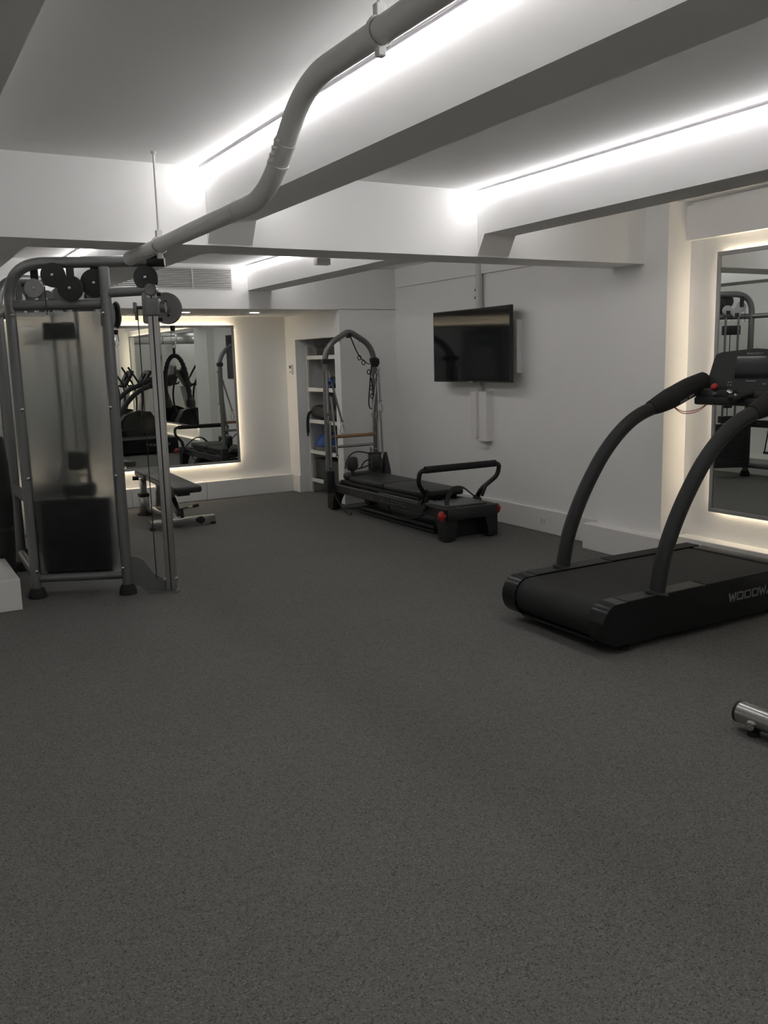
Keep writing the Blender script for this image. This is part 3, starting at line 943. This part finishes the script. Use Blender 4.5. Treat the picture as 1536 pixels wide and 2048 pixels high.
# carriage, platforms
MB().box(4.175, 6.66, 0.286, 4.585, 8.22, 0.325, 0.006).build('carriage', BLACKM, rf)
MB().box(4.165, 6.56, 0.326, 4.595, 7.30, 0.385, 0.02, 3).build('carriage_pad', VINYL, rf)
MB().box(4.165, 7.31, 0.326, 4.595, 8.00, 0.385, 0.02, 3).build('carriage_pad', VINYL, rf)
MB().box(4.20, 8.01, 0.326, 4.56, 8.22, 0.40, 0.03, 3).build('head_rest', VINYL, rf)
for x in (4.235, 4.525):
    MB().lathe((x, 8.05, 0.386), Z, [(0.018, 0), (0.018, 0.04), (0.055, 0.06), (0.062, 0.10), (0.058, 0.16), (0.045, 0.185), (0.015, 0.19)], 16).build('shoulder_rest', VINYL, rf)
MB().box(4.16, RY0 + 0.07, 0.284, 4.60, RY0 + 0.36, 0.305, 0.006).build('foot_platform', FRAMEM, rf)
# springs under the platform edge and the strap across it
for k in range(5):
    x = 4.20 + 0.08 * k
    MB().cyl((x, RY0 + 0.35, 0.272), (x, 6.68, 0.272), 0.012, 8).build('spring', SPRING, rf)
st = catmull([(4.185, RY0 + 0.08, 0.296), (4.22, RY0 + 0.13, 0.345), (4.30, RY0 + 0.17, 0.42), (4.37, RY0 + 0.18, 0.438), (4.44, RY0 + 0.18, 0.42), (4.51, RY0 + 0.16, 0.36), (4.58, RY0 + 0.12, 0.312)], 5)
MB().tube(st, 0.020, 8, sy=0.18).build('foot_strap', ROPEM, rf)
# footbar
fy = 6.36
fb = MB()
pth = fillet([(4.075, 6.46, 0.30), (4.088, 6.42, 0.38), (3.985, 6.37, 0.50), (3.995, fy, 0.600), (4.06, fy, 0.612)], [0.05, 0.06, 0.05], 6)
fb.tube(pth, 0.021, 12)
pth = fillet([(4.665, 6.46, 0.30), (4.68, 6.42, 0.38), (4.835, 6.37, 0.50), (4.845, fy, 0.600), (4.79, fy, 0.612)], [0.05, 0.06, 0.05], 6)
fb.tube(pth, 0.021, 12)
fb.build('footbar', BLACKG, rf)
MB().cyl((4.05, fy, 0.612), (4.80, fy, 0.612), 0.031, 16).build('footbar_grip', FOAM, rf)
for x in (4.080, 4.675):
    MB().lathe((x, 6.47, 0.275), (1 if x > 4.4 else -1, 0, 0), [(0.05, -0.015), (0.055, 0), (0.05, 0.014)], 20).build('footbar_pivot', BLACKM, rf)
    MB().bar((x, 6.40, 0.32), (x + (0.03 if x > 4.4 else -0.012), 6.36, 0.44), 0.02, 0.03, (0, 1, 0), 0.005).build('footbar_stay', BLACKM, rf)
# tower arch
TY = 8.30
arch = fillet([(4.085, TY, 0.30), (4.085, TY, 1.695), (4.372, TY, 1.862), (4.665, TY, 1.695), (4.665, TY, 0.30)], [0.20, 0.06, 0.20], 10)
MB().tube(arch, 0.030, 16).build('tower_frame', FRAMEM, rf)
MB().cyl((4.11, TY - 0.02, 0.775), (4.655, TY - 0.02, 0.775), 0.019, 14).build('push_bar', WOOD, rf, label='pale wooden push bar')
MB().cyl((4.11, TY, 0.665), (4.645, TY, 0.665), 0.015, 12).build('cross_bar', STEEL, rf)
for x in (4.085, 4.665):
    MB().box(x - 0.045, TY - 0.05, 0.19, x + 0.045, TY + 0.05, 0.42, 0.01).build('tower_clamp', BLACKM, rf)
    MB().box(x - 0.036, TY - 0.036, 1.53, x + 0.036, TY + 0.036, 1.58, 0.006).build('slide_collar', BLACKM, rf)
for x, z in ((4.26, 1.79), (4.49, 1.79)):
    MB().cyl((x, TY, z), (x, TY - 0.015, z - 0.045), 0.005, 6).build('eye_hook', STEEL, rf)
MB().box(4.352, TY - 0.03, 1.79, 4.392, TY + 0.03, 1.84, 0.005).build('apex_clamp', BLACKM, rf)


def coil(p, q, r=0.011, name='spring'):
    s_ = MB().tube([p, q], r, 10)
    o_ = s_.build(name, SPRING, rf)
    for e in (p, q):
        MB().tube([Vector(e) + V(0.016 * math.cos(a), 0, 0.016 * math.sin(a)) for a in [2 * math.pi * k / 10 for k in range(10)]], 0.004, 6, closed=True).build('end_ring', STEEL, o_)


coil((4.135, TY - 0.05, 1.325), (4.24, TY - 0.04, 0.93))
coil((4.12, TY - 0.05, 1.18), (4.165, TY - 0.05, 0.57))
coil((4.075, TY - 0.05, 1.46), (4.075, TY - 0.05, 1.03))
coil((4.095, TY - 0.05, 0.93), (4.095, TY - 0.05, 0.46))
coil((4.655, TY - 0.05, 1.30), (4.60, TY - 0.05, 0.98))
coil((4.70, TY - 0.03, 1.46), (4.715, TY - 0.03, 1.12))
coil((4.665, TY - 0.05, 0.93), (4.665, TY - 0.05, 0.44))
coil((4.715, TY - 0.03, 1.02), (4.728, TY - 0.03, 0.56))
for p in ((4.09, TY - 0.05, 1.46), (4.09, TY - 0.05, 1.0), (4.665, TY - 0.045, 1.42), (4.665, TY - 0.045, 1.02), (4.62, TY - 0.03, 0.86), (4.24, TY - 0.04, 0.90), (4.72, TY - 0.03, 1.09)):
    carabiner(p, (1, 0, 0), rf, STEEL)
# black looped strap from the apex to the right post, hanging down
o = thing('loop_strap', 'black looped strap slung from the tower apex to its right post', 'strap', (4.6, TY - 0.05, 1.1))
s1 = catmull([(4.372, TY - 0.045, 1.80), (4.40, TY - 0.045, 1.73), (4.455, TY - 0.045, 1.62), (4.53, TY - 0.045, 1.545), (4.59, TY - 0.045, 1.515), (4.63, TY - 0.05, 1.54)], 5)
MB().tube(s1, 0.012, 8, sy=0.35).build('webbing', ROPEM, o)
s2 = catmull([(4.615, TY - 0.045, 1.53), (4.595, TY - 0.045, 1.40), (4.578, TY - 0.045, 1.25), (4.565, TY - 0.045, 1.12), (4.575, TY - 0.045, 1.06), (4.60, TY - 0.045, 1.045), (4.625, TY - 0.045, 1.075), (4.63, TY - 0.045, 1.15), (4.615, TY - 0.045, 1.27), (4.60, TY - 0.045, 1.37)], 5)
MB().tube(s2, 0.012, 8, sy=0.35).build('webbing', ROPEM, o)
for c in ((4.468, 1.585), (4.515, 1.535), (4.575, 1.435), (4.605, 1.27), (4.605, 1.18)):
    MB().tube([(c[0] + 0.020 * math.cos(a), TY - 0.045, c[1] + 0.024 * math.sin(a)) for a in [2 * math.pi * k / 12 for k in range(12)]], 0.005, 6, closed=True).build('loop', ROPEM, o)
MB().lathe((4.648, TY - 0.055, 1.585), (0, 0, -1), [(0.02, 0), (0.045, 0.02), (0.05, 0.06), (0.03, 0.10)], 12).build('knot', ROPEM, o)
# bundles by the tower foot, ropes
MB().box(4.53, TY - 0.16, 0.39, 4.64, TY - 0.05, 0.59, 0.008).build('riser_box', BLACK, rf)
MB().cyl((4.54, TY - 0.11, 0.59), (4.54, TY - 0.11, 0.645), 0.012, 8).cyl((4.55, TY - 0.11, 0.62), (4.63, TY - 0.11, 0.62), 0.007, 8).build('rope_guide', STEEL, rf)
MB().tube(catmull([(4.22, TY - 0.12, 0.44), (4.245, TY - 0.12, 0.54), (4.33, TY - 0.12, 0.605), (4.44, TY - 0.12, 0.60), (4.54, TY - 0.12, 0.57)], 6), 0.007, 8).build('rope', ROPEM, rf)
MB().tube(catmull([(4.39, TY - 0.14, 0.43), (4.44, TY - 0.14, 0.50), (4.54, TY - 0.14, 0.53)], 6), 0.007, 8).build('rope', ROPEM, rf)
MB().tube(catmull([(4.36, TY - 0.14, 0.43), (4.44, TY - 0.14, 0.445), (4.54, TY - 0.14, 0.47)], 6), 0.007, 8).build('rope', ROPEM, rf)
hs = MB()
hs.lathe((4.765, TY - 0.02, 0.33), Z, [(0.06, 0), (0.055, 0.06), (0.035, 0.16), (0.018, 0.24)], 10)
hs.build('hand_strap', VINYL, rf)
# rope with ring hanging beneath the rail, long loop below
MB().tube(catmull([(4.10, 8.26, 0.23), (4.10, 8.14, 0.12), (4.10, 8.02, 0.04), (4.105, 7.93, 0.012)], 6), 0.007, 8).build('rope', ROPEM, rf)
MB().tube([(4.105, 7.90 + 0.022 * math.cos(a), 0.014 + 0.0 * a) if False else (4.105 + 0.022 * math.sin(a), 7.90 + 0.022 * math.cos(a), 0.012) for a in [2 * math.pi * k / 12 for k in range(12)]], 0.006, 6, closed=True).build('rope_ring', STEEL, rf)
MB().tube(catmull([(4.30, 7.45, 0.15), (4.22, 7.25, 0.12), (4.17, 7.0, 0.105), (4.16, 6.75, 0.125), (4.17, 6.55, 0.19)], 6), 0.008, 8).build('rope', ROPEM, rf)

t = thing('jump_board', 'long black padded board lying on the floor under the reformer', 'board', (4.40, 7.25, 0))
MB().box(4.235, 6.52, 0.004, 4.58, 7.92, 0.03, 0.006).build('board', BLACKM, t)
MB().box(4.245, 6.54, 0.0305, 4.57, 7.90, 0.078, 0.02, 3).build('pad', VINYL, t)
t = thing('spine_arc', 'curved black padded arc on the floor behind the reformer legs', 'arc', (4.50, 6.38, 0))
prof = [(0.20 * math.cos(a), 0.155 * math.sin(a)) for a in [math.pi * k / 20 for k in range(21)]]
MB().prism(prof, (4.475, 6.30, 0.002), (1, 0, 0), (0, 0, 1), (0, 0.20, 0)).build('pad', VINYL, t)
MB().box(4.33, 6.297, 0.0015, 4.62, 6.503, 0.014).build('base', BLACKM, t)

# ------------------------------------------------------------------ treadmill
tm = thing('treadmill', 'big black treadmill with arched handrails facing the right mirror', 'treadmill', (3.92, 3.66, 0))
TY0, TY1, TX0, TX1, TZ = 3.235, 4.080, 3.125, 4.720, 0.275


def sideprof(x0, x1, z0, z1, r):
    pr = [(x1, z0), (x1, z1)]
    pr = []
    for k in range(11):
        a = math.radians(90 + 180 * k / 10)
        pr.append((x0 + r + r * math.cos(a), (z0 + z1) / 2 + (z1 - z0) / 2 * math.sin(a)))
    pr += [(x1 - 0.03, z0), (x1, z0 + 0.03), (x1, z1 - 0.03), (x1 - 0.03, z1)]
    return pr


for y in (TY0, TY1 - 0.115):
    MB().prism(sideprof(TX0, TX1, 0.045, TZ, 0.105), (0, y, 0), (1, 0, 0), (0, 0, 1), (0, 0.115, 0)).build('side_housing', BLACKG, tm, smooth=30)
    ya = y + 0.004
    for xa, xb, m_ in ((3.30, 3.88, BLACKM), (3.90, TX1 - 0.03, RUBBER)):
        MB().box(xa, ya, TZ - 0.001, xb, y + 0.111, TZ + 0.004, 0.003, 1).build('grip_strip', m_, tm)
MB().prism(sideprof(TX0 + 0.012, TX1 - 0.10, 0.06, TZ - 0.006, 0.10), (0, TY0 + 0.117, 0), (1, 0, 0), (0, 0, 1), (0, TY1 - TY0 - 0.234, 0)).build('running_belt', BELT, tm, smooth=30)
MB().box(TX1 - 0.11, TY0 + 0.117, 0.06, TX1 - 0.005, TY1 - 0.117, TZ + 0.002, 0.012).build('front_cover', BLACKM, tm)
MB().box(TX0 + 0.055, TY0 + 0.118, 0.05, TX0 + 0.3, TY1 - 0.118, 0.062).build('belly_plate', BLACKM, tm)
for x in (3.33, 4.55):
    for y in (TY0 + 0.06, TY1 - 0.06):
        MB().lathe((x, y, 0), Z, [(0.035, 0), (0.035, 0.02), (0.018, 0.026), (0.018, 0.05)], 14).build('foot', RUBBER, tm)
for y, o_, ax in ((TY0, (4.085, TY0 - 0.0012, 0.150), (1, 0, 0)), (TY1, (4.575, TY1 + 0.0012, 0.150), (-1, 0, 0))):
    lt = MB()
    letters(lt, 'WOODWAY', o_, ax, (0, 0, 1), 0.046, 0.054, 0.011, 0.0095)
    lt.build('lettering', GREYP, tm, smooth=0)
MB().obox((3.235, TY0 + 0.06, 0.2715), V(1, 0, 0), V(0, 1, 0), Z, 0.012, 0.028, 0.002).build('badge', GREYP, tm)
arcp = [(3.553, 0.26), (3.600, 0.47), (3.690, 0.67), (3.800, 0.845), (3.905, 0.975), (4.035, 1.09), (4.175, 1.170), (4.36, 1.225)]
for y in (TY0 + 0.045, TY1 - 0.045):
    MB().tube(catmull([(a, y, b) for a, b in arcp], 6), 0.043, 18).build('handrail', BLACKM, tm)
    MB().lathe((3.553, y, 0.27), V(0.05, 0, 0.21), [(0.062, 0), (0.06, 0.01), (0.046, 0.016)], 18).build('rail_collar', BLACK, tm)
    g = MB()
    gp = catmull([(4.27, y, 1.205), (4.36, y, 1.232), (4.50, y, 1.28), (4.62, y, 1.322), (4.755, y, 1.355)], 5)
    g.tube(gp, [0.046 + 0.022 * min(1, k / 8) for k in range(len(gp))], 14)
    go = g.build('grip', FOAM, tm)
    sgn = -1
    lt = MB()
    lt.bar((4.47, y - 0.066, 1.235), (4.53, y - 0.068, 1.258), 0.012, 0.002, (0, 1, 0)).bar((4.545, y - 0.068, 1.266), (4.59, y - 0.068, 1.283), 0.012, 0.002, (0, 1, 0))
    lt.build('grip_label', GREYP, go)
# console
cy = (TY0 + TY1) / 2
CN = V(-0.985, 0, 0.17).normalized()      # out of the console face, towards the runner
CU = V(0.17, 0, 0.985).normalized()
CS = V(0, -1, 0)
co = V(4.715, cy, 1.232)


def CP(s_, h_, o_=0.0):
    return co + CS * s_ + CU * h_ + CN * o_


hp = 0.333
outl = []
half = [(0.0, 0.0), (0.33, 0.0), (0.375, 0.03), (0.385, 0.09), (0.335, 0.140), (0.322, 0.18), (0.305, 0.27), (0.293, 0.305), (0.25, 0.318), (0.12, hp - 0.004), (0.0, hp + 0.004)]
outl = half[1:-1] + [half[-1]] + [(-a, b) for a, b in reversed(half[1:-1])]
MB().prism(outl, co - CN * 0.05, CS, CU, CN * 0.05).build('console', BLACK, tm, smooth=25)
MB().obox(CP(0, 0.045, 0.02), CS, CN, CU, 0.30, 0.035, 0.03, 0.015, 3).build('console_shelf', BLACK, tm)
# display: a lit wedge reflected in it in the photograph, here simply the glossy screen
MB().obox(CP(-0.0, 0.220, 0.002), CS, CU, CN, 0.125, 0.068, 0.0025).build('display', SCREENOFF, tm)
lt = MB()
letters(lt, 'WOODWAY', CP(-0.06, 0.300, 0.002), CS, CU, 0.011, 0.014, 0.0035, 0.0026)
lt.build('lettering', GREYP, tm, smooth=0)
for s_, h_, ww in ((0.0, 0.135, 0.035), (0.10, 0.118, 0.012)):
    MB().obox(CP(s_, h_, 0.002), CS, CU, CN, ww, 0.003, 0.002).build('print', GREYP, tm)
for k in range(2):
    for j in range(2):
        MB().lathe(CP(-0.165 + 0.02 * k, 0.125 - 0.018 * j, 0.0), CN, [(0.005, 0), (0.005, 0.003), (0.003, 0.004)], 8).build('button', GREYP, tm)
sb = MB().lathe(CP(-0.225, 0.088, 0.052), CU * 0.6 + CN * 0.8, [(0.024, 0), (0.024, 0.008), (0.018, 0.015), (0.006, 0.018)], 18).build('stop_button', RED, tm, label='red emergency stop button')
lt = MB()
letters(lt, 'STOP', CP(-0.255, 0.040, 0.058), CS, CU, 0.012, 0.012, 0.004, 0.003)
lt.build('lettering', GREYP, tm, smooth=0)
MB().obox(CP(-0.29, 0.045, 0.02), CS, CN, CU, 0.075, 0.040, 0.040, 0.02, 3).build('control_pod', BLACK, tm)
for sg in (-1, 1):
    MB().tube(catmull([CP(sg * 0.07, 0.06, 0.03), CP(sg * 0.05, 0.035, 0.10), CP(sg * 0.01, 0.0, 0.15)], 4), 0.018, 10).build('front_bar', RUBBER, tm)
for a in (0.0, 0.052):
    MB().cyl(CP(-0.075 + a, 0.055 - a * 0.45, 0.095), CP(-0.075 + a + 0.040, 0.055 - a * 0.45 - 0.018, 0.105), 0.017, 14).build('pulse_sensor', CHROME, tm)
for a in (0.0, 0.075):
    MB().bar(CP(0.09 + a, 0.012 + a * 0.12, 0.062), CP(0.15 + a, 0.020 + a * 0.12, 0.062), 0.012, 0.004, CN).build('trim_bar', GREYP, tm)
for dz in (0.0, 0.012):
    MB().tube(catmull([(4.46, TY1 - 0.05, 1.215), (4.53, TY1 - 0.08, 1.175 - dz), (4.62, TY1 - 0.12, 1.185 - dz), (4.70, TY1 - 0.14, 1.225)], 6), 0.0025, 6).build('lanyard', RED, tm)
MB().bar((4.66, TY0 + 0.08, 1.24), (4.66, TY1 - 0.08, 1.24), 0.07, 0.05, (0, 0, 1), 0.012).build('console_beam', BLACKM, tm)

# ------------------------------------------------------------------ cross trainers beside the treadmill
def trainer(x, y, label):
    t = thing('cross_trainer', label, 'cross trainer', (x, y, 0))
    MB().tube([(x, y - 0.40, 0.075), (x, y + 0.335, 0.075)], 0.046, 18).build('rear_stabilizer', STEEL, t)
    for s_ in (-0.405, 0.335):
        MB().tube([(x, y + s_, 0.075), (x, y + s_ + 0.012, 0.075)], 0.047, 18).build('end_cap', BLACK, t)
    for s_ in (-0.33, 0.265):
        ft = MB().lathe((x - 0.01, y + s_, 0.0), Z, [(0.026, 0), (0.026, 0.022), (0.012, 0.026), (0.012, 0.05)], 14).build('levelling_foot', RUBBER, t)
        MB().cyl((x - 0.055, y + s_ - 0.01, 0.052), (x - 0.02, y + s_, 0.06), 0.020, 12).build('foot_collar', CHROME, ft)
    MB().bar((x, y, 0.10), (x + 1.55, y, 0.10), 0.07, 0.08, (0, 0, 1), 0.01).build('main_rail', STEEL, t)
    MB().tube([(x + 1.75, y - 0.30, 0.05), (x + 1.75, y + 0.30, 0.05)], 0.04, 16).build('front_stabilizer', BLACKM, t)
    pr = [(1.10, 0.10), (1.80, 0.10), (1.93, 0.22), (1.95, 0.45), (1.82, 0.66), (1.55, 0.70), (1.30, 0.60), (1.14, 0.38)]
    MB().prism(pr, (x, y - 0.13, 0), (1, 0, 0), (0, 0, 1), (0, 0.26, 0)).build('drive_housing', BLACKG, t, smooth=40)
    for s_ in (-0.14, 0.132):
        MB().lathe((x + 1.48, y + s_, 0.38), (0, 1, 0), [(0.22, 0), (0.23, 0.004), (0.20, 0.008)], 28).build('crank_disc', BLACK, t)
    MB().loft([[(x + 1.58, y - 0.06, 0.62), (x + 1.72, y - 0.06, 0.62), (x + 1.72, y + 0.06, 0.62), (x + 1.58, y + 0.06, 0.62)],
               [(x + 1.74, y - 0.045, 1.14), (x + 1.83, y - 0.045, 1.14), (x + 1.83, y + 0.045, 1.14), (x + 1.74, y + 0.045, 1.14)]]).build('mast', STEEL, t)
    c = MB().obox((x + 1.76, y, 1.30), V(0.5, 0, 0.86), V(0, 1, 0), V(-0.86, 0, 0.5), 0.20, 0.23, 0.035, 0.03, 3).build('console', BLACK, t)
    MB().obox((x + 1.735, y, 1.345), V(0.5, 0, 0.86), V(0, 1, 0), V(-0.86, 0, 0.5), 0.08, 0.12, 0.022).build('display', SCREENOFF, c)
    for s_ in (-1, 1):
        MB().tube(catmull([(x + 1.55, y + s_ * 0.20, 0.40), (x + 1.64, y + s_ * 0.22, 0.80), (x + 1.62, y + s_ * 0.26, 1.15), (x + 1.50, y + s_ * 0.27, 1.38), (x + 1.40, y + s_ * 0.25, 1.55)], 5), 0.020, 10).build('swing_arm', BLACKM, t)
        MB().bar((x + 0.45, y + s_ * 0.17, 0.26), (x + 1.42, y + s_ * 0.17, 0.34), 0.05, 0.05, (0, 0, 1), 0.008).build('pedal_arm', BLACKM, t)
        MB().box(x + 0.55, y + s_ * 0.17 - 0.075, 0.30, x + 0.92, y + s_ * 0.17 + 0.075, 0.335, 0.012).build('pedal', RUBBER, t)
        MB().tube(catmull([(x + 1.70, y + s_ * 0.10, 1.15), (x + 1.52, y + s_ * 0.16, 1.17), (x + 1.46, y + s_ * 0.10, 1.20)], 4), 0.016, 10).build('fixed_handle', FOAM, t)
    return t


m1 = trainer(2.985, 1.945, 'black and silver cross trainer nearest the treadmill, only its rear foot in view')
m2 = dup(m1, (2.985, 0.55, 0))
m2['label'] = 'second cross trainer from the treadmill, seen only in the alcove mirror'
for o in (m1, m2):
    o['group'] = 'cross trainers along the mirror wall'

# ------------------------------------------------------------------ end of the room behind the camera, seen in the mirrors
struct('wall_pilaster_front', MB().box(4.97, -1.7, 0, 5.4, -0.85, 2.75), WALL)
t = thing('pipe_run', 'big white insulated pipe crossing behind the camera, seen in the alcove mirror', 'pipe', (3.5, -1.2, 2.13), 'pipes at the far end of the room')
MB().cyl((1.98, -1.25, 2.15), (4.965, -1.25, 2.15), 0.085, 18).build('pipe', PIPEW, t)
for x in (2.4, 4.2):
    MB().cyl((x, -1.25, 2.15), (x, -1.25, 2.596), 0.008, 8).build('hanger_rod', PIPEW, t)
    MB().cyl((x - 0.01, -1.25, 2.15), (x + 0.01, -1.25, 2.15), 0.09, 18).build('clamp', STEEL, t)
t = thing('pipe_run', 'thinner white pipe above the big one, seen in the alcove mirror', 'pipe', (3.5, -1.6, 2.27), 'pipes at the far end of the room')
MB().cyl((1.98, -1.62, 2.28), (4.965, -1.62, 2.28), 0.035, 14).build('pipe', PIPEW, t)
for x in (2.9, 4.6):
    MB().cyl((x, -1.62, 2.28), (x, -1.62, 2.596), 0.007, 8).build('hanger_rod', PIPEW, t)
dr = MB().box(4.55, -2.602, 0, 5.15, -2.57, 2.05).build('door_1', TINT)
dr['kind'] = 'structure'
